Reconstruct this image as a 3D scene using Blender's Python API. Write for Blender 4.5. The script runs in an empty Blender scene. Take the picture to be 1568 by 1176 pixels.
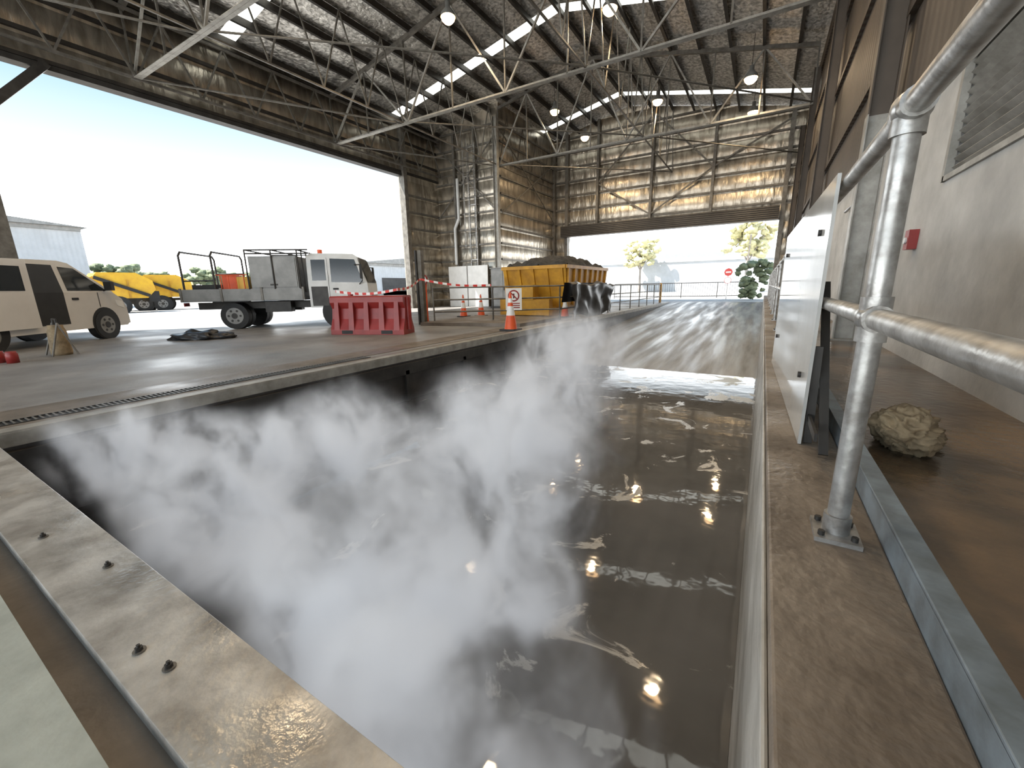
import bpy, math, random
from mathutils import Vector, Matrix, noise
random.seed(4)
sc=bpy.context.scene
# ------------------------------------------------------------------ materials
def newmat(name):
    m=bpy.data.materials.new(name); m.use_nodes=True
    nt=m.node_tree; b=nt.nodes["Principled BSDF"]
    return m,nt,b
def N(nt,t,**k):
    n=nt.nodes.new(t)
    for a,b in k.items(): setattr(n,a,b)
    return n
def c4(c): return (c[0],c[1],c[2],1)
def mat(name,col,col2=None,rough=.6,metal=0,scale=3.,bump=0.,bscale=30.,rvar=0.,stretch=(1,1,1),detail=4,lo=.35,hi=.65,spec=.5):
    m,nt,b=newmat(name)
    tc=N(nt,"ShaderNodeTexCoord"); mp=N(nt,"ShaderNodeMapping"); mp.inputs["Scale"].default_value=stretch
    nt.links.new(tc.outputs["Object"],mp.inputs[0])
    if col2 is None: col2=tuple(x*.75 for x in col)
    no=N(nt,"ShaderNodeTexNoise"); no.inputs["Scale"].default_value=scale; no.inputs["Detail"].default_value=detail; no.inputs["Roughness"].default_value=.62
    nt.links.new(mp.outputs[0],no.inputs[0])
    cr=N(nt,"ShaderNodeValToRGB"); cr.color_ramp.elements[0].position=lo; cr.color_ramp.elements[1].position=hi
    cr.color_ramp.elements[0].color=c4(col2); cr.color_ramp.elements[1].color=c4(col)
    nt.links.new(no.outputs[0],cr.inputs[0]); nt.links.new(cr.outputs[0],b.inputs["Base Color"])
    b.inputs["Roughness"].default_value=rough; b.inputs["Metallic"].default_value=metal
    b.inputs["Specular IOR Level"].default_value=spec
    if rvar:
        mr=N(nt,"ShaderNodeMapRange"); mr.inputs[1].default_value=.35; mr.inputs[2].default_value=.65
        mr.inputs[3].default_value=rough-rvar; mr.inputs[4].default_value=rough+rvar
        n3=N(nt,"ShaderNodeTexNoise"); n3.inputs["Scale"].default_value=scale*.6; n3.inputs["Detail"].default_value=3
        nt.links.new(mp.outputs[0],n3.inputs[0])
        nt.links.new(n3.outputs[0],mr.inputs[0]); nt.links.new(mr.outputs[0],b.inputs["Roughness"])
    if bump:
        n2=N(nt,"ShaderNodeTexNoise"); n2.inputs["Scale"].default_value=bscale; n2.inputs["Detail"].default_value=3
        nt.links.new(mp.outputs[0],n2.inputs[0])
        bp=N(nt,"ShaderNodeBump"); bp.inputs["Strength"].default_value=bump; bp.inputs["Distance"].default_value=.02
        nt.links.new(n2.outputs[0],bp.inputs["Height"]); nt.links.new(bp.outputs[0],b.inputs["Normal"])
    return m
def ribmat(name,col,col2,axis,period,rough=.5,metal=0.,strength=.6,dist=.03):
    m=mat(name,col,col2,rough,metal,1.2)
    nt=m.node_tree; b=nt.nodes["Principled BSDF"]
    tc=N(nt,"ShaderNodeTexCoord"); sx=N(nt,"ShaderNodeSeparateXYZ"); nt.links.new(tc.outputs["Object"],sx.inputs[0])
    mu=N(nt,"ShaderNodeMath",operation='MULTIPLY'); mu.inputs[1].default_value=2*math.pi/period
    nt.links.new(sx.outputs[axis],mu.inputs[0])
    si=N(nt,"ShaderNodeMath",operation='SINE'); nt.links.new(mu.outputs[0],si.inputs[0])
    bp=N(nt,"ShaderNodeBump"); bp.inputs["Strength"].default_value=strength; bp.inputs["Distance"].default_value=dist
    nt.links.new(si.outputs[0],bp.inputs["Height"]); nt.links.new(bp.outputs[0],b.inputs["Normal"])
    return m
def emat(name,col,s):
    m,nt,b=newmat(name); b.inputs["Base Color"].default_value=c4(col)
    b.inputs["Emission Color"].default_value=c4(col); b.inputs["Emission Strength"].default_value=s
    return m
M={}
M['floor']=mat("concrete_floor_mat",(.27,.26,.25),(.165,.157,.148),.5,scale=.9,bump=.15,bscale=25,rvar=.15,detail=7)
M['floor_b']=mat("stained_concrete",(.20,.165,.13),(.11,.088,.066),.5,scale=2.,bump=.2,bscale=25,rvar=.15,detail=7)
M['ground']=mat("asphalt_yard",(.42,.41,.39),(.33,.32,.30),.8,scale=.5)
M['kerb']=mat("kerb_concrete",(.25,.205,.16),(.11,.085,.063),.55,scale=4,bump=.35,bscale=35,rvar=.15,detail=8)
M['kerbface']=mat("kerb_face",(.48,.465,.43),(.24,.225,.195),.5,scale=5,bump=.3,bscale=30,detail=7,stretch=(1,.4,1))
M['walk']=mat("wet_walkway",(.19,.125,.07),(.035,.026,.019),.2,scale=1.3,bump=.2,bscale=18,rvar=.15,detail=7,lo=.38,hi=.62)
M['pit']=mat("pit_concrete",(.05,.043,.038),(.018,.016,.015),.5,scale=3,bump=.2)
M['conc']=mat("wall_concrete",(.50,.495,.475),(.34,.335,.32),.75,scale=1.6,bump=.35,bscale=14,detail=7)
M['galv']=mat("galvanised",(.50,.50,.49),(.26,.25,.235),.4,.75,scale=14,bump=.06,bscale=60,rvar=.1)
M['beam']=mat("scuffed_galvanised",(.60,.585,.55),(.30,.28,.25),.36,.35,scale=5,bump=.12,bscale=45,rvar=.15,detail=8)
M['strip']=mat("painted_strip",(.50,.54,.49),(.38,.41,.37),.5,scale=6,bump=.1)
M['steel']=mat("dusty_steel",(.19,.177,.156),(.105,.097,.082),.5,.35,scale=5)
M['steel_l']=mat("pale_painted_steel",(.37,.36,.33),(.23,.22,.195),.5,.2,scale=5)
M['steel_d']=mat("dark_steel",(.05,.047,.043),(.025,.023,.021),.5,.3)
M['purlin']=mat("purlin_steel",(.05,.044,.038),(.028,.025,.022),.5,.4)
def foil(name,c1,c2,rough,sc_,bstr,pillow=None,metal=.85,stretch=(1,1,1),dist=.06):
    m,nt,b=newmat(name)
    tc=N(nt,"ShaderNodeTexCoord"); mp=N(nt,"ShaderNodeMapping"); mp.inputs["Scale"].default_value=stretch; nt.links.new(tc.outputs["Object"],mp.inputs[0])
    no=N(nt,"ShaderNodeTexNoise"); no.inputs["Scale"].default_value=sc_; no.inputs["Detail"].default_value=5; no.inputs["Distortion"].default_value=.4
    nt.links.new(mp.outputs[0],no.inputs[0]); h=no.outputs[0]
    if pillow:
        sx=N(nt,"ShaderNodeSeparateXYZ"); nt.links.new(tc.outputs["Object"],sx.inputs[0])
        mu=N(nt,"ShaderNodeMath",operation='MULTIPLY_ADD'); mu.inputs[1].default_value=math.pi/pillow[1]; mu.inputs[2].default_value=pillow[2]; nt.links.new(sx.outputs[pillow[0]],mu.inputs[0])
        si=N(nt,"ShaderNodeMath",operation='SINE'); nt.links.new(mu.outputs[0],si.inputs[0])
        ab=N(nt,"ShaderNodeMath",operation='ABSOLUTE'); nt.links.new(si.outputs[0],ab.inputs[0])
        ma=N(nt,"ShaderNodeMath",operation='MULTIPLY_ADD'); ma.inputs[1].default_value=pillow[3]; nt.links.new(ab.outputs[0],ma.inputs[0]); nt.links.new(h,ma.inputs[2]); h=ma.outputs[0]
    cr=N(nt,"ShaderNodeValToRGB"); cr.color_ramp.elements[0].position=.35; cr.color_ramp.elements[1].position=.65
    cr.color_ramp.elements[0].color=c4(c2); cr.color_ramp.elements[1].color=c4(c1)
    nt.links.new(no.outputs[0],cr.inputs[0]); nt.links.new(cr.outputs[0],b.inputs["Base Color"])
    bp=N(nt,"ShaderNodeBump"); bp.inputs["Strength"].default_value=bstr; bp.inputs["Distance"].default_value=dist
    nt.links.new(h,bp.inputs["Height"]); nt.links.new(bp.outputs[0],b.inputs["Normal"])
    b.inputs["Roughness"].default_value=rough; b.inputs["Metallic"].default_value=metal
    return m
M['foil']=foil("wall_foil_insulation",(.54,.49,.41),(.26,.23,.185),.34,2.2,.9,(2,.85,.3,1.2),stretch=(1.5,1.5,.45))
M['rfoil']=foil("roof_foil_insulation",(.82,.80,.76),(.30,.29,.27),.38,9.,.9,(0,1.12,.6,1.0),stretch=(1,.8,1),dist=.04)
M['clad']=ribmat("brown_cladding",(.085,.066,.05),(.057,.044,.032),1,.2,.5,.2,.25,.02)
M['shedclad']=ribmat("white_cladding",(.42,.44,.46),(.37,.385,.40),1,.3,.5,.0,.4,.03)
M['roller']=ribmat("roller_door",(.07,.065,.06),(.05,.045,.04),2,.1,.45,.3,.6,.02)
M['white']=mat("white_paint",(.62,.63,.62),(.52,.53,.52),.3,scale=2)
M['vanp']=mat("silver_van_paint",(.74,.73,.71),(.66,.65,.63),.25,.1,scale=1)
M['glass']=mat("tinted_glass",(.02,.025,.03),(.015,.018,.02),.06,spec=.8)
M['black']=mat("black_rubber",(.02,.02,.02),(.012,.012,.012),.65)
M['tarp']=mat("black_plastic",(.022,.022,.024),(.012,.012,.013),.38,bump=.3,bscale=8)
M['red']=mat("red_plastic",(.30,.026,.022),(.21,.017,.015),.42,scale=3)
M['orange']=mat("cone_orange",(.75,.11,.025),(.6,.08,.02),.5)
M['wstripe']=mat("reflective_white",(.8,.8,.78),(.7,.7,.68),.35)
M['yellow']=mat("yellow_paint",(.60,.32,.025),(.38,.19,.02),.5,scale=2.5,detail=6)
M['yellow2']=mat("bright_yellow_paint",(.72,.43,.03),(.62,.34,.03),.45)
M['coal']=mat("dark_ash_heap",(.05,.048,.045),(.02,.02,.02),.8,scale=9,bump=.6,bscale=20)
M['grey']=mat("grey_box",(.26,.26,.25),(.19,.19,.185),.5,.2)
M['blue']=mat("blue_grey_toe_plate",(.27,.33,.38),(.15,.175,.19),.42,.3,scale=7,bump=.1)
M['panel']=mat("white_panel",(.50,.50,.48),(.40,.395,.37),.10,scale=1.2,rvar=.05)
M['rag']=mat("dirty_cloth",(.33,.25,.15),(.15,.11,.065),.9,scale=7,bump=.3,bscale=40)
M['leaf']=mat("leaves",(.20,.23,.13),(.10,.13,.07),.7,scale=4,bump=.8,bscale=12)
M['leafy']=mat("yellow_leaves",(.62,.56,.32),(.40,.40,.24),.7,scale=3,bump=.8,bscale=12)
M['bark']=mat("bark",(.30,.27,.24),None,.8)
M['skyl']=emat("translucent_roof_sheet",(.95,.97,.9),2.6)
M['lamp']=emat("lamp_glow",(1,.62,.30),14.0)
M['ramp']=mat("wet_ramp",(.20,.195,.187),(.10,.095,.088),.40,scale=2.2,bump=.12,bscale=30,rvar=.12,stretch=(2.6,.22,1),detail=7)
def water():
    m,nt,b=newmat("murky_water")
    tc=N(nt,"ShaderNodeTexCoord"); P=tc.outputs["Object"]
    n1=N(nt,"ShaderNodeTexNoise"); n1.inputs["Scale"].default_value=1.1; n1.inputs["Detail"].default_value=5; nt.links.new(P,n1.inputs[0])
    cr=N(nt,"ShaderNodeValToRGB"); cr.color_ramp.elements[0].color=(.100,.096,.091,1); cr.color_ramp.elements[1].color=(.150,.144,.137,1)
    cr.color_ramp.elements[0].position=.35; cr.color_ramp.elements[1].position=.65
    nt.links.new(n1.outputs[0],cr.inputs[0])
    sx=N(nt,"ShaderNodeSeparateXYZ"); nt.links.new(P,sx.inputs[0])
    # base colour darkened leftwards: painted reflection of the dark pit wall, contrasting the steam
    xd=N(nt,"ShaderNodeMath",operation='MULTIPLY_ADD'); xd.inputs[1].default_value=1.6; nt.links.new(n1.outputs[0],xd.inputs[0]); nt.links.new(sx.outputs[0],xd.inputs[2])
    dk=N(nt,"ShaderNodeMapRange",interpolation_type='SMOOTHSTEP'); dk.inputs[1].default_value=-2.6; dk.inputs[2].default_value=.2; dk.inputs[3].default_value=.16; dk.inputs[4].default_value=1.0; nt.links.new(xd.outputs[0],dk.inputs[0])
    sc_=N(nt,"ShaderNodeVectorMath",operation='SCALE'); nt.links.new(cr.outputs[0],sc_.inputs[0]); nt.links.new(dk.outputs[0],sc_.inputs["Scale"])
    n2=N(nt,"ShaderNodeTexNoise"); n2.inputs["Scale"].default_value=1.9; n2.inputs["Detail"].default_value=9; n2.inputs["Roughness"].default_value=.64; n2.inputs["Distortion"].default_value=1.1
    nt.links.new(P,n2.inputs[0])
    my=N(nt,"ShaderNodeMapRange"); my.inputs[1].default_value=3.0; my.inputs[2].default_value=8; my.inputs[3].default_value=0; my.inputs[4].default_value=.05; nt.links.new(sx.outputs[1],my.inputs[0])
    ad=N(nt,"ShaderNodeMath",operation='ADD'); nt.links.new(n2.outputs[0],ad.inputs[0]); nt.links.new(my.outputs[0],ad.inputs[1])
    fr=N(nt,"ShaderNodeValToRGB"); fr.color_ramp.elements[0].position=.615; fr.color_ramp.elements[1].position=.645
    nt.links.new(ad.outputs[0],fr.inputs[0])
    mx=N(nt,"ShaderNodeMix",data_type='RGBA'); mx.inputs[7].default_value=(.34,.335,.32,1)
    nt.links.new(fr.outputs[0],mx.inputs[0]); nt.links.new(sc_.outputs[0],mx.inputs[6]); nt.links.new(mx.outputs[2],b.inputs["Base Color"])
    mr=N(nt,"ShaderNodeMapRange"); mr.inputs[3].default_value=.04; mr.inputs[4].default_value=.3
    nt.links.new(fr.outputs[0],mr.inputs[0]); nt.links.new(mr.outputs[0],b.inputs["Roughness"])
    n3=N(nt,"ShaderNodeTexNoise"); n3.inputs["Scale"].default_value=3.2; n3.inputs["Detail"].default_value=3; n3.inputs["Roughness"].default_value=.5; nt.links.new(P,n3.inputs[0])
    bp=N(nt,"ShaderNodeBump"); bp.inputs["Strength"].default_value=.085; bp.inputs["Distance"].default_value=.03
    nt.links.new(n3.outputs[0],bp.inputs["Height"]); nt.links.new(bp.outputs[0],b.inputs["Normal"])
    b.inputs["IOR"].default_value=1.4
    return m
M['water']=water()
def tape():
    m,nt,b=newmat("hazard_tape")
    tc=N(nt,"ShaderNodeTexCoord"); w=N(nt,"ShaderNodeTexWave"); w.inputs["Scale"].default_value=1.6
    nt.links.new(tc.outputs["Object"],w.inputs[0])
    cr=N(nt,"ShaderNodeValToRGB"); cr.color_ramp.interpolation='CONSTANT'; cr.color_ramp.elements[1].position=.5
    cr.color_ramp.elements[0].color=(.6,.04,.03,1); cr.color_ramp.elements[1].color=(.8,.8,.78,1)
    nt.links.new(w.outputs[0],cr.inputs[0]); nt.links.new(cr.outputs[0],b.inputs["Base Color"]); return m
M['tape']=tape()
# ------------------------------------------------------------------ mesh builder
class B:
    def __init__(s): s.v=[];s.f=[];s.m=[];s.mats=[];s.sm=[]
    def mi(s,k):
        if k not in s.mats: s.mats.append(k)
        return s.mats.index(k)
    def add(s,vs,fs,k,smooth=False):
        o=len(s.v); s.v+= [tuple(v) for v in vs]; i=s.mi(k)
        for f in fs: s.f.append([a+o for a in f]); s.m.append(i); s.sm.append(smooth)
    def box(s,c,sz,k,R=None):
        c=Vector(c); vs=[]
        for x in(-.5,.5):
            for y in(-.5,.5):
                for z in(-.5,.5):
                    p=Vector((x*sz[0],y*sz[1],z*sz[2]))
                    if R: p=R@p
                    vs.append(c+p)
        s.add(vs,[(0,1,3,2),(4,6,7,5),(0,4,5,1),(2,3,7,6),(0,2,6,4),(1,5,7,3)],k)
    def bx(s,x0,x1,y0,y1,z0,z1,k): s.box(((x0+x1)/2,(y0+y1)/2,(z0+z1)/2),(x1-x0,y1-y0,z1-z0),k)
    def beam(s,p,q,w,h,k):
        p=Vector(p);q=Vector(q);d=q-p;L=d.length;d.normalize()
        up=Vector((0,0,1)) if abs(d.z)<.95 else Vector((0,1,0))
        sd=d.cross(up).normalized(); u=sd.cross(d)
        R=Matrix((d,sd,u)).transposed()
        s.box((p+q)/2,(L,w,h),k,R)
    def tube(s,p,q,r,k,n=10,r2=None,caps=True):
        p=Vector(p);q=Vector(q);d=(q-p).normalized(); r2=r if r2 is None else r2
        up=Vector((0,0,1)) if abs(d.z)<.95 else Vector((0,1,0))
        a=d.cross(up).normalized(); b=a.cross(d); vs=[]
        for (c,rr) in((p,r),(q,r2)):
            for i in range(n):
                t=2*math.pi*i/n; vs.append(c+a*math.cos(t)*rr+b*math.sin(t)*rr)
        s.add(vs,[(i,(i+1)%n,n+(i+1)%n,n+i) for i in range(n)],k,True)
        if caps: s.add(vs,[tuple(range(n))[::-1],tuple(range(n,2*n))],k)
    def path(s,pts,r,k,n=10):
        for i in range(len(pts)-1): s.tube(pts[i],pts[i+1],r,k,n)
        for p in pts[1:-1]: s.ball(p,(r,r,r),k,10,6)
    def ball(s,c,r,k,n=14,m=8,fn=None):
        vs=[];fs=[]
        for j in range(m+1):
            ph=math.pi*j/m
            for i in range(n):
                t=2*math.pi*i/n; d=Vector((math.sin(ph)*math.cos(t),math.sin(ph)*math.sin(t),math.cos(ph)))
                g=fn(d) if fn else 1
                vs.append(Vector(c)+Vector((d.x*r[0],d.y*r[1],d.z*r[2]))*g)
        for j in range(m):
            for i in range(n): fs.append((j*n+i,(j+1)*n+i,(j+1)*n+(i+1)%n,j*n+(i+1)%n))
        s.add(vs,fs,k,True)
    def loft(s,A,Bp,k,smooth=False,caps=True):
        n=len(A); s.add(list(A)+list(Bp),[(i,(i+1)%n,n+(i+1)%n,n+i) for i in range(n)],k,smooth)
        if caps: s.add(A,[tuple(range(n))[::-1]],k); s.add(Bp,[tuple(range(n))],k)
    def lathe(s,c,prof,k,n=16):
        vs=[];c=Vector(c)
        for (r,z) in prof:
            for i in range(n):
                t=2*math.pi*i/n; vs.append(c+Vector((r*math.cos(t),r*math.sin(t),z)))
        fs=[(j*n+i,j*n+(i+1)%n,(j+1)*n+(i+1)%n,(j+1)*n+i) for j in range(len(prof)-1) for i in range(n)]
        s.add(vs,fs,k,True)
    def grid(s,fn,nu,nv,k,smooth=True):
        vs=[fn(i/nu,j/nv) for i in range(nu+1) for j in range(nv+1)]
        fs=[(i*(nv+1)+j,(i+1)*(nv+1)+j,(i+1)*(nv+1)+j+1,i*(nv+1)+j+1) for i in range(nu) for j in range(nv)]
        s.add(vs,fs,k,smooth)
    def build(s,name,loc=(0,0,0),rz=0,bevel=0,parent=None,scale=1):
        me=bpy.data.meshes.new(name); me.from_pydata(s.v,[],s.f)
        for k in s.mats: me.materials.append(M[k])
        me.polygons.foreach_set("material_index",s.m); me.polygons.foreach_set("use_smooth",s.sm); me.update()
        import bmesh
        bm=bmesh.new(); bm.from_mesh(me); bmesh.ops.recalc_face_normals(bm,faces=bm.faces); bm.to_mesh(me); bm.free()
        o=bpy.data.objects.new(name,me); sc.collection.objects.link(o); o.location=loc; o.rotation_euler=(0,0,rz); o.scale=(scale,)*3
        if bevel:
            b=o.modifiers.new("bevel","BEVEL"); b.width=bevel; b.segments=2; b.limit_method='ANGLE'
        if parent: o.parent=parent
        return o
def nz(p,s=1.): return noise.noise(Vector(p)*s)
# ------------------------------------------------------------------ dimensions
XL=-17.0; XR=1.15; YB=27.0; PX0=-4.8; PX1=.08; PY0=.44; WZ=-.75; XS=-12.7; YS=20.1
EZ=9.45; RX=-7.9; RZ=11.35; TB=7.3; HZ=7.0; YN=-8
def roofz(x): return EZ+(RZ-EZ)*(1-abs(x-RX)/(RX-XL))
# ------------------------------------------------------------------ floor & pit
b=B()
b.bx(XL,PX0-.12,YN,YB,-.3,0,'floor')
b.bx(PX0-.12,PX1-.012,YN,.12,-.3,0,'strip')
b.bx(PX0-.12,PX1-.012,.12,.205,-.3,-.04,'floor_b')
b.build("floor")
b=B(); b.bx(-5.06,-4.93,-.5,YB-1,.001,.006,'floor_b'); b.bx(-5.75,-5.24,PY0-.3,9,.001,.006,'floor_b'); b.build("floor_stain_strip")
b=B()
b.bx(PX0-.12,PX0,PY0,YB,-2.6,-.02,'pit')
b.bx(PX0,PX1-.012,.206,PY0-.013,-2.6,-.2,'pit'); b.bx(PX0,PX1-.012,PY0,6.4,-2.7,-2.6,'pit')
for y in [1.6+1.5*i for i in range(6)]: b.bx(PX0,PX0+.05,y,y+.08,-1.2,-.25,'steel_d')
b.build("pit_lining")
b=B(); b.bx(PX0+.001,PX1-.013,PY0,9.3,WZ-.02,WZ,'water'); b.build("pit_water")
b=B(); y0=8.9
zz=lambda y: WZ+(y-y0)/(26.6-y0)*(-WZ)
xa,xb=PX0+.001,PX1-.013
b.loft([(xa,6.5,zz(6.5)),(xb,6.5,zz(6.5)),(xb,6.5,-2.6),(xa,6.5,-2.6)],[(xa,26.6,0),(xb,26.6,0),(xb,26.6,-2.6),(xa,26.6,-2.6)],'ramp')
b.bx(xa,xb,26.6,YB+.25,-.3,0,'ramp')
b.build("ramp")
b=B(); b.bx(PX0-.13,PX0+.012,PY0,YB-.5,-.012,.014,'steel_l'); b.bx(PX0,PX0+.014,PY0,YB-.5,-.11,.0,'steel_l'); b.bx(PX0,PX0+.05,PY0,8.5,-.32,-.14,'steel_d')
b.build("pit_edge_angle",bevel=.004)
b=B(); b.bx(-5.2,.067,.205,PY0,-.012,.012,'beam'); b.bx(-5.2,.067,PY0-.012,PY0,-.2,.0,'beam'); b.bx(-5.2,.067,.205,.217,-.1,0,'beam')
for x,y in [(-1.28,.29),(-1.42,.27),(-2.5,.29),(-2.0,.36),(-3.6,.29),(-.4,.29)]:
    b.tube((x,y,.012),(x,y,.016),.016,'steel',14); b.tube((x,y,.016),(x,y,.026),.010,'steel_d',6); b.tube((x,y,.026),(x,y,.034),.005,'steel_d',8)
b.build("pit_edge_beam",bevel=.003)
b=B(); gy0,gy1=.3,4.2
b.bx(-5.24,-5.225,gy0,gy1,.0,.012,'steel_d'); b.bx(-5.075,-5.06,gy0,gy1,0,.012,'steel_d'); b.bx(-5.225,-5.075,gy0,gy1,.0,.003,'black')
y=gy0
while y<gy1: b.bx(-5.225,-5.075,y,y+.012,.003,.012,'steel'); y+=.04
b.build("drain_grate")
b=B(); b.bx(PX1,.33,-2,YB+1,-2.6,.34,'kerb'); b.bx(PX1-.012,PX1,-2,YB+1,-2.6,.30,'kerbface'); b.build("kerb",bevel=.012)
b=B(); b.bx(.33,XR,-2,YB,-.3,.32,'walk'); b.build("walkway_floor")
b=B(); b.bx(.33,.342,-1.5,9,.33,.41,'blue'); b.bx(.33,.38,-1.5,9,.405,.415,'blue'); b.build("toe_plate",bevel=.002)
# ------------------------------------------------------------------ handrail right
b=B(); rx=.232; kz=.34; tz=1.358; mz=.915; r=.0242
posts=[-.6,1.28]+[3.2+1.9*i for i in range(12)]
for y in posts:
    b.tube((rx,y,kz),(rx,y,tz),r,'galv',18)
    b.box((rx,y,kz+.006),(.1,.12,.012),'galv')
    for dx,dy in((-.035,-.04),(.035,.04),(.035,-.04),(-.035,.04)): b.tube((rx+dx,y+dy,kz+.012),(rx+dx,y+dy,kz+.024),.008,'steel_d',6)
    b.tube((rx,y,kz+.01),(rx,y,kz+.06),.031,'galv',16)
    for z in(mz,tz):
        b.ball((rx,y,z),(.037,.037,.037),'galv',16,10)
        b.tube((rx,y-.05,z),(rx,y+.05,z),.031,'galv',16)
        b.tube((rx,y,z-.055),(rx,y,z+(.0 if z==tz else .05)),.031,'galv',16)
for z in(mz,tz): b.tube((rx,-.6,z),(rx,posts[-1],z),r,'galv',18)
b.build("handrail")
b=B(); b.loft([(.190,2.0,.342),(.202,2.0,.342),(.202,2.0,1.385),(.190,2.0,1.385)],[(.125,4.1,.342),(.137,4.1,.342),(.137,4.1,1.36),(.125,4.1,1.36)],'panel')
for y,z in((2.2,.6),(2.2,1.2),(3.8,.6),(3.8,1.2)): x=.19-(y-2)*.031; b.tube((x-.012,y,z),(x+.01,y,z),.014,'steel_d',10)
b.build("white_screen_panel",bevel=.002)
b=B(); b.beam((.225,2.03,.345),(.215,2.03,.75),.03,.02,'steel_d'); b.beam((.26,1.85,.36),(.235,2.3,1.0),.03,.012,'steel_d'); b.bx(.212,.222,1.75,3.0,.44,.47,'steel_d')
b.build("panel_support_frame")
b=B()
def cloth(d):
    w_=Vector((nz(d,1.3),nz(d+Vector((4,0,0)),1.3),nz(d+Vector((0,7,0)),1.3)))
    return 1.05+.2*nz(d,1.3)-.42*abs(nz(d+w_,1.7))-.16*abs(nz(d+w_*1.5,3.6))
b.ball((.57,2.2,.405),(.12,.135,.10),'rag',90,60,cloth)
b.ball((.61,2.34,.35),(.12,.10,.035),'rag',60,36,lambda d:cloth(d+Vector((3,1,0)))); b.build("cloth_bundle")
# ------------------------------------------------------------------ right wall
b=B(); b.bx(XR,XR+.2,YN,3.3,-.3,2.75,'conc'); b.bx(XR,XR+.2,4.8,YB,-.3,2.75,'conc')
b.bx(XR,XR+.2,3.3,4.8,-.3,1.78,'conc'); b.bx(XR,XR+.2,3.3,4.8,2.62,2.75,'conc')
b.bx(XR-.12,XR+.2,YN,YB,2.75,EZ,'clad')
b.build("wall_right")
b=B(); b.bx(XR-.02,XR+.03,3.28,3.33,1.76,2.64,'steel_l'); b.bx(XR-.02,XR+.03,4.77,4.83,1.76,2.64,'steel_l'); b.bx(XR-.02,XR+.03,3.3,4.8,1.76,1.80,'steel_l'); b.bx(XR-.02,XR+.03,3.3,4.8,2.6,2.64,'steel_l')
z=1.83
while z<2.6:
    b.box((XR+.05,4.05,z),(.085,1.44,.008),'steel_l',Matrix.Rotation(.7,3,'Y')); z+=.065
b.bx(XR+.12,XR+.13,3.3,4.8,1.78,2.62,'steel_d')
b.build("window_1")
b=B()
for y in(6.3,13.2,20.1,26.6):
    for za,zb,k in((.32,2.75,'steel_l'),(2.75,8.5,'clad')):
        for dx in(-.1,.1): b.box((XR-.27+dx,y,(za+zb)/2),(.012,.16,zb-za),k)
        b.box((XR-.27,y,(za+zb)/2),(.2,.012,zb-za),k)
    b.box((XR-.27,y,.33),(.3,.26,.02),'steel_l')
b.build("right_wall_columns")
b=B()
for z in(3.6,5.2,6.8,8.4): b.bx(XR-.18,XR-.12,YN,YB,z,z+.1,'clad')
b.build("right_wall_girts")
b=B(); b.bx(XR-.07,XR-.001,5.2,5.32,1.28,1.45,'red'); b.tube((XR-.07,5.26,1.36),(XR-.085,5.26,1.36),.03,'white',12); b.build("fire_call_point")
b=B(); b.path([(XR-.05,7.6,.33),(XR-.05,7.6,2.2),(XR-.05,9.6,2.2)],.025,'galv'); b.build("wall_conduit")
# ------------------------------------------------------------------ left wall
b=B(); b.bx(XL-.2,XL,YN,2.9,0,EZ,'foil'); b.bx(XL-.2,XL,2.9,17.2,HZ,EZ,'foil'); b.bx(XL-.2,XL,17.2,YS,0,EZ,'foil'); b.build("wall_left")
b=B()
for z in(HZ+.02,7.65,8.5,9.2): b.bx(XL,XL+.1,YN,YS,z,z+.1,'purlin')
for z in(.85,1.7,2.55,3.4,4.25,5.1,5.95): b.bx(XL,XL+.1,17.2,YS,z,z+.09,'steel'); b.bx(XL,XL+.1,YN,2.9,z,z+.09,'steel')
b.bx(XL-.25,XL+.12,2.8,17.3,HZ-.14,HZ,'steel_d')
b.bx(XL-.1,XL+.25,2.65,2.95,0,EZ,'steel'); b.bx(XL-.1,XL+.25,17.15,17.4,0,EZ,'steel')
b.beam((XL+.1,2.9,5.3),(XL+.1,4.4,HZ),.25,.2,'steel_d')
for i in range(4):
    y=6.3+6.9*i-6.9
    n=4
    for j in range(n):
        a=y+6.9*j/n; c=y+6.9*(j+1)/n; mid=(a+c)/2
        if mid>YS: continue
        b.beam((XL+.3,a,TB),(XL+.3,mid,9.1),.05,.05,'steel'); b.beam((XL+.3,mid,9.1),(XL+.3,c,TB),.05,.05,'steel')
b.beam((XL+.3,YN,TB),(XL+.3,YS,TB),.07,.07,'steel'); b.beam((XL+.3,YN,9.1),(XL+.3,YS,9.1),.08,.08,'steel')
b.build("left_wall_framing")
b=B(); b.bx(XL,XS,YS,YS+.2,0,roofz(XS),'foil'); b.build("wall_step_front")
b=B(); b.bx(XS-.2,XS,YS+.2,YB,0,roofz(XS),'foil'); b.build("wall_step_side")
b=B()
for i in range(1,12):
    z=.85*i; b.bx(XL,XS,YS-.1,YS,z,z+.09,'steel'); b.bx(XS,XS+.1,YS,YB,z,z+.09,'steel')
for x in(XL+1.4,XL+2.8): b.bx(x-.06,x+.06,YS-.2,YS-.1,0,9.3,'steel')
b.beam((XL+.1,YS-.15,5),(XS,YS-.15,9),.04,.07,'steel'); b.beam((XS,YS-.15,5),(XL+.1,YS-.15,9),.04,.07,'steel')
b.beam((XS+.15,YS,5),(XS+.15,YB,9),.04,.07,'steel'); b.beam((XS+.15,YB,5),(XS+.15,YS,9),.04,.07,'steel')
for dx in(-.12,.12): b.box((XS+dx,YS-.3,4.8),(.015,.22,9.6),'steel_l')
b.box((XS,YS-.3,4.8),(.24,.015,9.6),'steel_l')
b.bx(XS-.1,XS+.15,YB-.3,YB-.1,0,9.6,'steel')
b.build("step_wall_framing")
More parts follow.
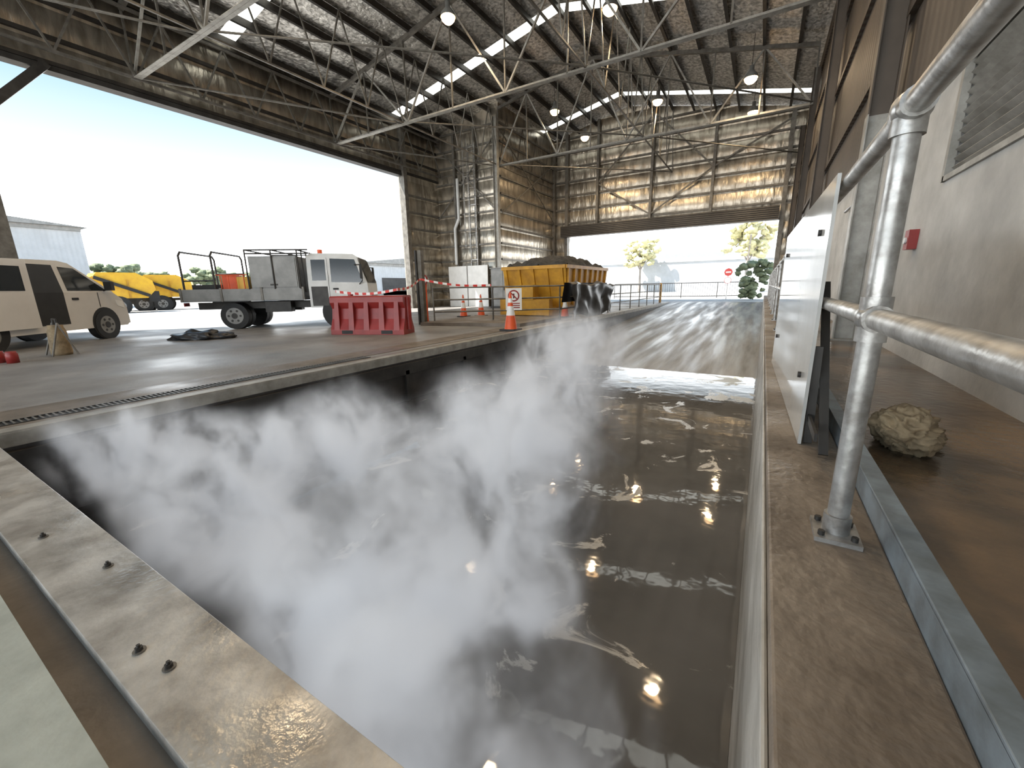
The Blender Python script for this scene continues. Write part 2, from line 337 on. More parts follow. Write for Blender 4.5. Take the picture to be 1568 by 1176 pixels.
def gable(b,x0,x1,z0,y0,y1,k):
    xs=[x0]+([RX] if x0<RX<x1 else [])+[x1]
    top=[(x,roofz(x)-.02) for x in xs][::-1]
    pl=[(x0,z0),(x1,z0)]+top
    b.loft([(p[0],y0,p[1]) for p in pl],[(p[0],y1,p[1]) for p in pl],k)
LZ=4.27; DX0=-11.6; DX1=0
b=B(); gable(b,XS,XR,LZ,YB,YB+.2,'foil'); b.bx(XS,DX0,YB,YB+.2,0,LZ,'foil'); b.bx(DX1+.35,XR,YB,YB+.2,0,LZ,'foil'); b.build("wall_back")
b=B()
for i in range(6,13):
    z=.85*i; h=roofz(XR-.2); xa,xb=XS,XR
    if z>h: xb=RX+(RZ-z)/(RZ-EZ)*(RX-XL)-.1
    b.bx(xa,xb,YB-.12,YB,z,z+.1,'steel')
for x in(-9.6,-6.3,-3.0): b.bx(x-.07,x+.07,YB-.34,YB-.12,LZ,roofz(x)-.1,'steel')
for x in(DX0-.1,DX1+.45): b.bx(x-.1,x+.1,YB-.3,YB-.05,.35 if x>-1 else 0,roofz(x)-.1,'steel')
b.beam((-9.6,YB-.25,TB),(-6.3,YB-.25,LZ+.9),.05,.08,'steel'); b.beam((-3,YB-.25,TB),(-6.3,YB-.25,LZ+.9),.05,.08,'steel')
b.beam((-9.6,YB-.25,TB),(-6.3,YB-.25,10.6),.05,.08,'steel'); b.beam((-3,YB-.25,TB),(-6.3,YB-.25,10.6),.05,.08,'steel');b.beam((-3,YB-.25,TB),(.6,YB-.25,9.1),.05,.08,'steel')
b.build("back_wall_framing")
b=B(); b.bx(DX0-.3,DX1+.3,YB-.75,YB-.36,LZ-.05,LZ+.62,'roller'); b.build("roller_door_box")
# ------------------------------------------------------------------ roof
sky=[(1.2,1.7),(8.8,9.35),(16.5,17.05),(24.9,25.4)]
b=B(); bs=B()
segs=[]; cur=YN
for a,c in sky:
    segs.append((cur,a,'rfoil')); segs.append((a,c,'skyl')); cur=c
segs.append((cur,YB+.3,'rfoil'))
for a,c,k in segs:
    for (xa,xb) in((XL-.3,RX),(RX,XR+.3)):
        za,zb=roofz(xa),roofz(xb); tgt=bs if k=='skyl' else b
        tgt.loft([(xa,a,za),(xa,c,za),(xa,c,za+.05),(xa,a,za+.05)],[(xb,a,zb),(xb,c,zb),(xb,c,zb+.05),(xb,a,zb+.05)],k)
b.build("ceiling_roof_sheeting"); bs.build("ceiling_skylight_strips")
b=B(); x=XL+.4
while x<XR:
    if abs(x-RX)>.15:
        z=roofz(x)-.15
        b.bx(x-.015,x+.015,YN,YB,z-.13,z+.13,'purlin'); b.bx(x-.015,x+.09,YN,YB,z-.135,z-.12,'purlin')
    x+=1.12
b.build("roof_purlins")
def truss(b,y,x0,x1,TBz):
    b.beam((x0,y-.05,TBz),(x1,y-.05,TBz),.09,.012,'steel_l'); b.beam((x0,y,TBz+.04),(x1,y,TBz+.04),.015,.1,'steel_l'); b.beam((x0,y+.05,TBz),(x1,y+.05,TBz),.09,.012,'steel_l')
    for (a,c) in((x0,RX),(RX,x1)):
        if a<c: b.beam((a,y,roofz(a)-.32),(c,y,roofz(c)-.32),.12,.14,'steel')
    n=8; w=(x1-x0)/n
    for i in range(n+1):
        x=x0+w*i
        b.beam((x,y,TBz),(x,y,roofz(x)-.32),.05,.05,'steel')
        if i<n:
            x2=x+w
            if i%2==0: b.beam((x,y,TBz+.03),(x2,y,roofz(x2)-.32),.06,.06,'steel_l')
            else: b.beam((x,y,roofz(x)-.32),(x2,y,TBz+.03),.06,.06,'steel_l')
for i,y in enumerate((-.6,6.3,13.2,20.1)):
    b=B(); truss(b,y,XL+.1 if y<20 else XS,XR-.3,TB); b.build("roof_truss")
b=B()
for x in(XS,-5.2):
    b.beam((x,-.6,TB+.05),(x,YB-.1,TB+.05),.05,.05,'steel')
    tp=roofz(x)-.5
    for j in range(16):
        a=-.6+6.9*j/4; c=a+6.9/4
        if c>YB: break
        m_=(a+c)/2
        b.beam((x,a,TB+.05),(x,m_,tp),.04,.04,'steel'); b.beam((x,m_,tp),(x,c,TB+.05),.04,.04,'steel')
for i in range(4):
    y=-.6+6.9*i
    b.tube((XL+.3,y,TB+.02),(XS,min(y+6.9,YS),TB+.02),.03,'steel',8)
    b.tube((XS,y,TB+.1),(-5.2,y+6.9,TB+.1),.03,'steel',8)
    b.tube((-5.2,y,TB+.1),(XR-.3,y+6.9,TB+.1),.03,'steel',8)
b.build("roof_bracing")
# ------------------------------------------------------------------ high-bay lamps
for (x,y,z) in [(-9.5,12.2,9.5),(-5,14.6,9.5),(-9.7,20.6,9.5),(-9.2,23.4,9.0),(-5.1,22,9.4),(-1.2,19.7,8.55),(-1.2,23.5,8.6),(-9.5,4.6,9.3),(-4.5,6.0,9.3),(-1.5,9.5,8.6),(-2.8,2.6,9.2)]:
    b=B(); 
    b.lathe((0,0,0),[(.24,-.06),(.22,.04),(.12,.16),(.08,.2),(.08,.36),(.0,.38)],'grey',18)
    b.lathe((0,0,0),[(0,-.24),(.12,-.22),(.20,-.14),(.22,-.05),(.1,.03)],'lamp',16)
    b.tube((0,0,.36),(0,0,roofz(x)-z-.02),.01,'steel_d',6)
    o=b.build("high_bay_lamp",loc=(x,y,z))
    l=bpy.data.lights.new("lamp_light","SPOT"); l.energy=240; l.color=(1,.76,.48); l.shadow_soft_size=.15; l.spot_size=2.7; l.spot_blend=.5
    lo=bpy.data.objects.new("lamp_light",l); sc.collection.objects.link(lo); lo.parent=o; lo.location=(0,0,-.42)
# ------------------------------------------------------------------ vehicles
def wheel(b,x,ys,r,w,out):
    y2=ys-out*w
    b.tube((x,ys,r),(x,y2,r),r,'black',28)
    b.tube((x,ys+out*.004,r),(x,ys-out*.02,r),r*.62,'grey',24); b.tube((x,ys+out*.012,r),(x,ys,r),r*.22,'steel_d',12)
    for i in range(6):
        t=i*math.pi/3; b.tube((x+math.cos(t)*r*.42,ys+out*.008,r+math.sin(t)*r*.42),(x+math.cos(t)*r*.42,ys,r+math.sin(t)*r*.42),r*.09,'steel_d',8)
def body(b,prof,w0,w1,k,z0,z1):
    f=lambda z:(w0+(w1-w0)*(z-z0)/(z1-z0))/2
    b.loft([(x,-f(z),z) for x,z in prof],[(x,f(z),z) for x,z in prof],k)
def decal(b,prof,w0,w1,k,z0,z1,off=.006):
    f=lambda z:(w0+(w1-w0)*(z-z0)/(z1-z0))/2
    for s_ in(-1,1): b.loft([(x,s_*(f(z)-.02),z) for x,z in prof],[(x,s_*(f(z)+off),z) for x,z in prof],k)
b=B(); TR=-1.22
for s_ in(-1,1):
    b.bx(TR+.1,3.3,s_*.38-.04,s_*.38+.04,.55,.75,'steel_d')
    wheel(b,0,s_*.86,.37,.22,s_); wheel(b,0,s_*.60,.37,.2,s_); wheel(b,2.85,s_*.82,.37,.22,s_)
b.tube((0,-.8,.37),(0,.8,.37),.06,'steel_d'); b.tube((2.85,-.8,.37),(2.85,.8,.37),.05,'steel_d')
b.bx(.8,1.5,-.75,-.45,.45,.75,'steel_d'); b.bx(.7,1.4,.45,.75,.45,.75,'steel_d')
b.bx(TR,1.95,-.95,.95,.78,.86,'grey')
for s_ in(-1,1):
    b.bx(TR,1.95,s_*.95-.015,s_*.95+.015,.80,1.12,'grey')
    for x in(TR,-.2,.85,1.95): b.bx(x-.03,x+.03,s_*.97-.015,s_*.97+.015,.78,1.15,'steel')
    b.bx(-.45,.45,s_*.86-.1,s_*.86+.1,.76,.785,'black')
b.bx(TR-.02,TR+.02,-.95,.95,.80,1.12,'grey')
for s_ in(-1,1): b.bx(TR-.03,TR,s_*.75-.12,s_*.75+.12,.66,.76,'red')
b.bx(.6,1.85,-.93,.93,.87,2.0,'grey'); b.bx(.63,1.82,-.945,.945,1.15,1.95,'grey'); b.bx(1.1,1.3,-.955,.955,1.2,1.24,'steel_d')
for x in(.55,1.22,1.9):
    for s_ in(-1,1): b.tube((x,s_*.96,1.1),(x,s_*.96,2.16),.022,'steel_d',8)
    b.tube((x,-.96,2.16),(x,.96,2.16),.022,'steel_d',8)
for s_ in(-1,1):
    for z in(2.06,2.16): b.tube((.55,s_*.96,z),(2.2,s_*.96,z),.022,'steel_d',8)
for x in(TR+.08,-.35):
    b.path([(x,-.9,1.0),(x,-.9,2.02),(x,-.8,2.12),(x,.8,2.12),(x,.9,2.02),(x,.9,1.0)],.028,'steel_d',8)
b.tube((TR+.08,.9,1.6),(-.35,.9,1.6),.02,'steel_d',8); b.tube((TR+.08,-.9,1.35),(-.35,-.9,1.35),.02,'steel_d',8)
b.bx(-.3,.45,-.5,.5,.87,1.35,'steel_d'); b.bx(-.25,.1,-.7,-.3,.87,1.5,'orange'); b.bx(.15,.5,-.8,-.4,.87,1.45,'yellow2'); b.bx(-1.1,-.5,-.6,.6,.87,1.25,'black')
for x in(-.2,0,.2,.4): b.tube((x,-.88,1.1),(x,-.88,1.5),.015,'orange',6)
b.tube((-.3,-.88,1.5),(.5,-.88,1.5),.015,'orange',6)
for y in(-.8,-.4,0,.4,.8): b.tube((1.97,y,1.0),(1.97,y,2.16),.02,'steel_d',6)
lo_=[(2.08,.55),(3.2,.55),(3.72,.5),(3.74,.62),(3.72,1.22),(2.08,1.25)]
body(b,lo_,1.72,1.72,'white',.5,1.25)
up_=[(2.08,1.25),(3.72,1.22),(3.46,1.98),(3.36,2.06),(2.2,2.08),(2.08,2.0)]
body(b,up_,1.72,1.56,'white',1.22,2.08)
decal(b,[(2.72,1.27),(3.6,1.25),(3.40,1.9),(2.72,1.93)],1.72,1.56,'glass',1.22,2.08)
decal(b,[(2.2,1.32),(2.58,1.32),(2.58,1.9),(2.2,1.9)],1.72,1.56,'glass',1.22,2.08)
b.add([(3.735,-.76,1.26),(3.735,.76,1.26),(3.49,.7,1.96),(3.49,-.7,1.96)],[(0,1,2,3)],'glass')
b.bx(3.72,3.79,-.84,.84,.42,.68,'grey'); b.bx(3.73,3.76,-.55,.55,.75,.95,'steel_d')
for s_ in(-1,1):
    b.bx(3.71,3.765,s_*.7-.12,s_*.7+.12,.74,.95,'wstripe'); b.path([(3.4,s_*.84,1.75),(3.62,s_*1.02,1.75),(3.62,s_*1.02,1.3),(3.5,s_*.86,1.2)],.014,'steel_d',6); b.bx(3.58,3.63,s_*1.04-.08,s_*1.04+.08,1.35,1.75,'black')
    b.tube((2.85,s_*.868,.40),(2.85,s_*.862,.40),.47,'black',28)
    b.bx(2.64,2.65,s_*.862-.004,s_*.862+.004,.7,1.95,'steel_d'); b.bx(2.75,2.9,s_*.87-.01,s_*.87+.01,1.05,1.1,'black')
    b.bx(2.15,2.6,s_*.865-.005,s_*.865+.005,.6,1.15,'steel_d')
b.tube((2.4,-.5,2.08),(2.4,-.5,2.2),.07,'orange',12)
b.build("flatbed_truck",loc=(-13.42,6.72,0),rz=math.radians(40),bevel=.008)
b=B()
lo_=[(-3.3,.35),(-3.38,.5),(-3.38,1.08),(.36,1.08),(.60,.92),(.70,.7),(.72,.36),(.62,.28),(-3.2,.28)]
body(b,lo_,1.70,1.70,'vanp',.2,1.08)
up_=[(-3.38,1.08),(-3.3,1.6),(-3.15,1.70),(-.75,1.75),(-.52,1.71),(.38,1.08)]
VT=1.75
body(b,up_,1.70,1.46,'vanp',1.08,VT)
a_=(1.70,1.46)
decal(b,[(-.80,1.12),(.20,1.12),(-.44,1.60),(-.80,1.62)],*a_,'glass',1.08,VT)
decal(b,[(-3.15,1.14),(-1.82,1.14),(-1.82,1.62),(-3.1,1.60)],*a_,'glass',1.08,VT)
decal(b,[(-1.70,1.08),(-.92,1.08),(-.92,1.65),(-1.70,1.65)],*a_,'black',1.08,VT)
decal(b,[(-1.70,.42),(-.92,.42),(-.92,1.08),(-1.70,1.08)],1.70,1.70,'black',.2,1.08)
b.add([(.39,-.76,1.09),(.39,.76,1.09),(-.50,.68,1.69),(-.50,-.68,1.69)],[(0,1,2,3)],'glass')
for s_ in(-1,1):
    wheel(b,0,s_*.865,.33,.2,s_); wheel(b,-2.57,s_*.865,.33,.2,s_)
    b.tube((0,s_*.857,.36),(0,s_*.851,.36),.38,'black',28); b.tube((-2.57,s_*.857,.36),(-2.57,s_*.851,.36),.38,'black',28)
    b.bx(.08,.18,s_*.98-.08,s_*.98+.08,1.12,1.32,'black'); b.tube((.13,s_*.84,1.12),(.13,s_*.98,1.17),.02,'black',6)
    b.bx(-.08,-.06,s_*.852-.003,s_*.852+.003,.75,1.08,'steel_d'); b.bx(-.75,-.6,s_*.858-.01,s_*.858+.01,.92,.97,'black')
    b.loft([(.38,s_*.80,.90),(.68,s_*.62,.86),(.7,s_*.62,.70),(.42,s_*.80,.76)],[(.38,s_*.86,.90),(.60,s_*.86,.86),(.62,s_*.86,.70),(.42,s_*.86,.76)],'wstripe')
    b.bx(-3.1,-1.75,s_*.855-.008,s_*.855+.008,.95,.98,'steel_d')
b.box((-2.15,-.92,1.05),(1.0,.05,1.3),'vanp'); b.bx(-2.55,-1.8,-.955,-.94,1.12,1.58,'glass')
b.bx(.5,.76,-.82,.82,.32,.5,'vanp'); b.bx(.7,.74,-.4,.4,.55,.75,'steel_d')
b.build("silver_van",loc=(-14.05,2.95,0),rz=math.radians(128),bevel=.03)
def ytruck(loc,rz):
    b=B()
    for s_ in(-1,1):
        for x in(0,1.1,4.2): wheel(b,x,s_*1.15,.48,.3,s_)
        b.bx(-1,5.2,s_*.4-.05,s_*.4+.05,.7,.9,'steel_d')
        b.tube((0,s_*1.13,.5),(0,s_*1.11,.5),.6,'black',20); b.tube((1.1,s_*1.13,.5),(1.1,s_*1.11,.5),.6,'black',20)
    pr=[(-1.5,.95),(-2.0,1.5),(-1.9,2.1),(-1.1,2.6),(.8,2.6),(1.1,2.2),(3.1,2.2),(3.1,.95)]
    body(b,pr,2.2,2.2,'yellow2',.9,2.8)
    for x in(-.6,.3,1.2,2.1,3.0): 
        for s_ in(-1,1): b.bx(x-.05,x+.05,s_*1.12-.03,s_*1.12+.03,.95,2.15,'yellow')
    b.bx(-2.2,-1.6,-.9,.9,.7,1.4,'black'); b.bx(1.3,2.9,-.95,.95,2.2,2.3,'black')
    body(b,[(3.4,.7),(5.2,.6),(5.25,1.5),(4.95,2.4),(3.4,2.45)],2.1,2.0,'yellow2',.6,2.45)
    decal(b,[(3.7,1.5),(5.1,1.5),(4.85,2.3),(3.7,2.3)],2.1,2.0,'glass',.6,2.45)
    b.add([(5.27,-.95,1.45),(5.27,.95,1.45),(4.99,.92,2.32),(4.99,-.92,2.32)],[(0,1,2,3)],'glass')
    for s_ in(-1,1):
        b.beam((-1.6,s_*1.22,1.1),(1.0,s_*1.22,2.3),.1,.2,'black'); b.beam((1.0,s_*1.22,2.3),(3.2,s_*1.22,1.3),.1,.14,'yellow')
        b.bx(1.6,2.9,s_*1.05-.1,s_*1.05+.1,.5,.92,'steel_d')
    b.tube((3.25,.9,.9),(3.25,.9,2.8),.07,'steel_d',8)
    b.build("yellow_garbage_truck",loc=loc,rz=rz,scale=.9)
ytruck((-33.5,9.3,-.03),math.radians(265)); ytruck((-36,12.6,-.03),math.radians(245))
# ------------------------------------------------------------------ red barrier
b=B()
sec=[(-.30,0),(.30,0),(.30,.12),(.19,.36),(.15,.60),(.23,.74),(.23,.86),(.19,.89),(-.19,.89),(-.23,.86),(-.23,.74),(-.15,.60),(-.19,.36),(-.30,.12)]
b.loft([(-.92,y,z) for y,z in sec],[(.92,y,z) for y,z in sec],'red')
for x in(-.75,-.38,0,.38,.75):
    for s_ in(-1,1):
        b.loft([(x-.07,s_*.1,.10),(x+.07,s_*.1,.10),(x+.05,s_*.1,.76),(x-.05,s_*.1,.76)],[(x-.07,s_*.31,.10),(x+.07,s_*.31,.10),(x+.05,s_*.235,.76),(x-.05,s_*.235,.76)],'red')
for x in(-.5,.5):
    for s_ in(-1,1): b.bx(x-.14,x+.14,s_*.301-.006,s_*.301+.006,.02,.10,'black')
b.tube((-.5,0,.89),(-.5,0,.93),.06,'red',14); b.tube((.93,0,.1),(.93,0,.85),.07,'red',14); b.tube((-.95,0,.1),(-.95,0,.85),.05,'red',12)
b.build("red_water_barrier",loc=(-7.95,6.75,0),rz=math.radians(21),bevel=.015)
def cone(loc,h=.75,name="traffic_cone"):
    b=B(); s_=h/.9
    b.box((0,0,.02),(.40*s_,.40*s_,.04),'black')
    R=lambda z:(.155-(z-.04)*.135/.86)*s_
    zs=[(.04,.36,'orange'),(.36,.58,'wstripe'),(.58,.66,'orange'),(.66,.76,'wstripe'),(.76,.9,'orange')]
    for a,c,k in zs: b.tube((0,0,a*s_ if a>.04 else .04),(0,0,c*s_),R(a),k,20,R(c),caps=(c==.9))
    b.build(name,loc=loc)
cone((-5.14,8.5,.006),.9)
for p in[(-9.4,12.2,0),(-9.0,12.75,0),(-12,11.7,0),(-9.3,9.1,0),(-5.7,13.0,0)]: cone(p,.8)
b=B()
def rail(b,pts,zs=(.55,1.05),r=.022,k='galv',step=1.6):
    for i in range(len(pts)-1):
        p=Vector((*pts[i],0));q=Vector((*pts[i+1],0)); n=max(1,round((q-p).length/step))
        for j in range(n+1):
            c=p.lerp(q,j/n); b.tube(c,c+Vector((0,0,zs[-1])),r,k,8)
        for z in zs: b.tube(p+Vector((0,0,z)),q+Vector((0,0,z)),r,k,8)
rail(b,[(-8.3,9.35),(-6.9,10.4),(-5.35,11.8),(-5.15,17.5),(-5.15,25.5)],(.35,.7,1.05),k='steel')
b.build("pit_guard_rail")
b=B(); b.loft([(-8.35,8.8,0),(-5.4,9.4,0),(-5.4,12.0,0),(-8.6,12,0)],[(-8.35,8.8,.09),(-5.4,9.4,.09),(-5.4,12.0,.09),(-8.6,12,.09)],'floor_b'); b.build("concrete_plinth")
b=B(); b.bx(-8.62,-8.46,9.1,9.22,0,2.1,'steel'); b.bx(-8.66,-8.42,9.06,9.26,0,.02,'steel'); b.bx(-8.66,-8.60,9.05,9.27,0,2.1,'steel_d'); b.build("steel_channel_post",bevel=.004)
b=B()
b.tube((-8.9,9.7,0),(-8.9,9.7,1.15),.04,'orange',12); b.tube((-8.9,9.7,0),(-8.9,9.7,.04),.18,'black',16); b.tube((-8.9,9.7,1.1),(-8.9,9.7,1.2),.05,'orange',12)
b.tube((-8.9,9.65,1.3),(-8.9,9.62,1.3),.16,'red',20); b.tube((-8.9,9.62,1.3),(-8.9,9.615,1.3),.12,'wstripe',20); b.build("warning_bollard")
b=B(); b.bx(-.24,.24,-.006,.006,-.32,.32,'wstripe')
b.tube((0,-.008,.1),(0,-.012,.1),.17,'red',28); b.tube((0,-.013,.1),(0,-.016,.1),.13,'wstripe',28)
b.box((0,-.017,.1),(.3,.004,.035),'red',Matrix.Rotation(math.radians(45),3,'Y')); b.tube((0,-.016,.04),(0,-.0185,.04),.02,'black',8); b.box((0,-.017,.1),(.04,.003,.13),'black')
for z in(-.14,-.2,-.26): b.bx(-.18,.18,-.009,-.006,z,z+.03,'red')
b.build("no_pedestrian_sign",loc=(-6.35,10.70,.68),rz=math.radians(35))
b=B(); pts=[(-9.0,6.6,1.0),(-7.4,7.1,1.02),(-8.5,9.05,1.3),(-6.9,10.33,1.10)]
for i in range(len(pts)-1):
    p=Vector(pts[i]);q=Vector(pts[i+1])
    b.grid(lambda u,v:p.lerp(q,u)+Vector((0,0,(v-.5)*.06-.08*math.sin(math.pi*u))),16,1,'tape')
b.build("hazard_tape_line")
# ------------------------------------------------------------------ skip bin
b=B(); x0,x1,y0_,y1_=-8.6,-6.0,13.7,18.2
bot=[(x0+.1,y0_+.35,.3),(x1-.1,y0_+.35,.3),(x1-.1,y1_-.2,.3),(x0+.1,y1_-.2,.3)]
top=[(x0,y0_,1.7),(x1,y0_,1.7),(x1,y1_,1.7),(x0,y1_,1.7)]
b.loft(bot,top,'yellow')
for i in range(8):
    y=y0_+.2+i*(y1_-y0_-.4)/7; 
    b.beam((x1+.02,y,1.68),(x1-.08,y*.93+.07*(y0_+2.4),.35),.09,.09,'yellow'); b.beam((x0-.02,y,1.68),(x0+.08,y,.35),.09,.09,'yellow')
for i in range(5):
    x=x0+.15+i*(x1-x0-.3)/4; b.beam((x,y0_-.02,1.68),(x,y0_+.33,.35),.09,.09,'yellow')
for (p,q) in(((x0,y0_,1.72),(x1,y0_,1.72)),((x1,y0_,1.72),(x1,y1_,1.72)),((x0,y0_,1.72),(x0,y1_,1.72)),((x0,y1_,1.72),(x1,y1_,1.72))): b.beam(p,q,.12,.12,'yellow')
b.bx(x0+.4,x0+.6,y0_-.5,y1_,.0,.3,'yellow'); b.bx(x1-.6,x1-.4,y0_-.5,y1_,.0,.3,'yellow'); b.bx(x0+.3,x1-.3,y0_-.7,y0_-.4,.05,.6,'yellow'); b.bx(x0+.9,x1-.9,y0_-.75,y0_-.3,.6,1.1,'yellow')
b.grid(lambda u,v:Vector((x0+.06+u*(x1-x0-.12),y0_+.06+v*(y1_-y0_-.12),1.72+.46*math.sin(math.pi*u)**.5*math.sin(math.pi*v)**.4+.16*nz((u*6,v*10,0))+.07*nz((u*20,v*30,2)))),36,60,'coal')
b.build("yellow_skip_bin")
b=B()
def tf(u,v):
    y=11.9+u*4.0; z=1.14-v*(1.2-.2*math.sin(u*9))
    return Vector((-5.10+.12*(v>0)+.08*math.sin(u*22+v*2)*v+.10*nz((u*7,v*3,0)),y,z+.05*nz((u*5,0,1))+.05*math.sin(u*12)*(1-v)))
b.grid(tf,70,20,'tarp'); b.grid(lambda u,v:Vector((-5.24-.1*v+.03*math.sin(u*20),11.9+u*4.0,1.14-v*.6)),40,8,'tarp')
b.build("black_tarp")
b=B(); b.bx(-.75,.75,-.4,.4,0,2.0,'grey'); b.bx(-.72,-.02,-.42,-.4,.1,1.9,'grey'); b.bx(.02,.72,-.42,-.4,.1,1.9,'grey'); b.bx(-.8,.8,-.45,.45,2.0,2.06,'grey'); b.bx(.05,.09,-.45,-.42,.9,1.1,'black'); b.bx(-.8,.8,-.45,.45,0,.08,'steel_d')
b.build("electrical_cabinet",loc=(-11.6,18.9,0),bevel=.01)
b=B(); b.bx(-16.2,-13.4,YS-.35,YS-.3,.0,2.3,'wstripe'); b.bx(-16.2,-13.4,YS-.3,YS-.21,2.1,2.3,'steel'); b.bx(-14.85,-14.8,YS-.37,YS-.35,0,2.3,'steel'); b.build("white_door_panel",bevel=.005)
b=B(); lx=-14.2; ly=YS-.42
for s_ in(-.22,.22): b.beam((lx+s_,ly,2.3),(lx+s_,ly,8.6),.03,.06,'galv')
z=2.5
while z<8.6: b.tube((lx-.22,ly,z),(lx+.22,ly,z),.014,'galv',6); z+=.3
z=3.2
while z<8.6:
    pts=[(lx+.36*math.cos(t),ly-.05-.62*math.sin(t),z) for t in [math.pi*i/8 for i in range(9)]]
    b.path(pts,.014,'galv',6); z+=.9
for i in range(1,8,2):
    t=math.pi*i/8; b.tube((lx+.36*math.cos(t),ly-.05-.62*math.sin(t),3.2),(lx+.36*math.cos(t),ly-.05-.62*math.sin(t),8.6),.012,'galv',6)
for z in(2.6,5.5,8.4): b.bx(lx-.24,lx+.24,ly,YS-.21,z,z+.04,'galv')
b.build("caged_ladder")
b=B(); b.path([(-15.6,YS-.3,2.4),(-15.6,YS-.3,4.4),(-15.3,YS-.3,4.9),(-15.3,YS-.3,7)],.09,'white',14); b.build("vent_pipe")
b=B(); b.ball((0,0,.06),(.55,.28,.14),'tarp',36,14,lambda d:1+.5*nz(d,2.1)+.15*nz(d,6)); b.ball((.45,.1,.05),(.3,.2,.1),'tarp',24,12,lambda d:1+.4*nz(d+Vector((5,0,0)),2.5)); b.build("dropped_jacket",loc=(-10.9,4.3,0),rz=.6)
b=B(); b.lathe((0,0,0),[(0,0),(.13,0),(.14,.05),(.12,.42),(.10,.48),(.10,.52),(0,.52)],'rag',20); b.path([(-.1,0,.5),(-.1,0,.62),(.1,0,.62),(.1,0,.5)],.014,'steel_d',8)
for s_ in(-1,1): b.path([(s_*.2,-.16,0),(s_*.15,0,.55),(s_*.2,.16,0)],.014,'steel',8)
b.build("drum_on_stand",loc=(-10.5,2.05,0))
b=B()
for p in((0,0),(.22,.1)):
    b.lathe((p[0],p[1],0),[(0,0),(.07,0),(.07,.14),(.06,.16),(.06,.18),(0,.18)],'red',16)
b.build("red_paint_tins",loc=(-10.2,1.3,0))
# ------------------------------------------------------------------ exterior
b=B(); b.bx(-160,XL-.2,-120,150,-.3,-.03,'ground'); b.bx(XL-.2,60,YB+.25,150,-.3,-.03,'ground'); b.bx(XL-.2,60,-120,YN,-.3,-.03,'ground'); b.bx(XR+.2,60,YN,YB+.25,-.3,-.03,'ground'); b.build("ground_outside")
def shed(name,x0,x1,y0,y1,h,hr):
    b=B(); b.bx(x0,x1,y0,y1,-.05,h,'shedclad')
    ym=(y0+y1)/2
    b.loft([(x0-.4,y0-.4,h),(x0-.4,y1+.4,h),(x0-.4,ym,hr)],[(x1+.4,y0-.4,h),(x1+.4,y1+.4,h),(x1+.4,ym,hr)],'grey')
    b.bx(x1,x1+.15,y0,y1,h-.3,h,'grey'); b.bx(x1,x1+.05,y0+3,y0+7,0,h*.6,'roller'); b.bx(x1,x1+.05,y0,y1,0,.9,'grey')
    b.build(name)
shed("warehouse_building",-70,-48,-25,12.2,6.4,8.2)
shed("warehouse_building",-62,-40,33,55,4.2,5.4)
b=B(); b.bx(-30,2,72,90,-.05,5,'shedclad'); b.bx(-30,2,71.8,72,4.6,5.2,'shedclad'); b.loft([(-30,72,5),(-30,90,5),(-30,81,6.5)],[(2,72,5),(2,90,5),(2,81,6.5)],'grey'); b.build("warehouse_across_street")
def tree(name,loc,h,r,k,seed,trunk=True):
    rnd=random.Random(seed); b=B()
    if trunk:
        b.tube((0,0,0),(0,0,h*.6),h*.025,'bark',8,h*.012)
        for i in range(4):
            t=i*1.6; b.tube((0,0,h*.4),(math.cos(t)*r*.5,math.sin(t)*r*.5,h*.75),h*.01,'bark',6)
    for i in range(60):
        t=rnd.uniform(0,6.28); q=rnd.uniform(0,r*.95); z=rnd.uniform(.5 if trunk else .08,.96)*h; s_=rnd.uniform(.12,.25)*r
        off=Vector((rnd.random()*9,0,0))
        b.ball((math.cos(t)*q,math.sin(t)*q,z),(s_,s_,s_*.75),k,12,8,lambda d:1+.6*nz(d+off,2.5)+.4*nz(d+off,6))
    b.build(name,loc=loc)
for i,(x,y,h,r) in enumerate([(-60,17,4.2,2.2),(-64,21,3.6,2.2),(-62,26.5,4.2,2.2),(-58,30,3.6,2)]): tree("tree",(x,y,-.03),h,r,'leaf',i)
tree("bush",(-.6,31.5,-.03),2.6,1.1,'leaf',50,False)
tree("yellow_tree",(-2.0,60,-.03),9.0,3,'leafy',60); tree("yellow_tree",(-17,68,-.03),8.4,3.0,'leafy',61)
b=B(); rail(b,[(-10.5,34),(-.5,36)],(.15,1.15),.03,'steel_d',2.5)
p=Vector((-10.5,34,0));q=Vector((-.5,36,0))
for i in range(60):
    c=p.lerp(q,i/60); b.tube(c+Vector((0,0,.15)),c+Vector((0,0,1.15)),.012,'steel_d',5)
b.build("street_fence")
b=B(); b.tube((0,0,0),(0,0,2.1),.03,'galv',8); b.tube((0,-.04,1.85),(0,-.06,1.85),.27,'red',8); b.tube((0,-.04,1.3),(0,-.06,1.3),.2,'wstripe',24); b.tube((0,-.03,1.3),(0,-.05,1.3),.23,'red',24); b.bx(-.16,.16,-.065,-.06,1.81,1.89,'wstripe'); b.build("stop_sign",loc=(-2.2,33.2,-.03))
b=B(); b.tube((0,0,0),(0,0,1.1),.07,'yellow',14); b.ball((0,0,1.1),(.07,.07,.04),'yellow'); b.build("bollard",loc=(-5.3,26.3,0))
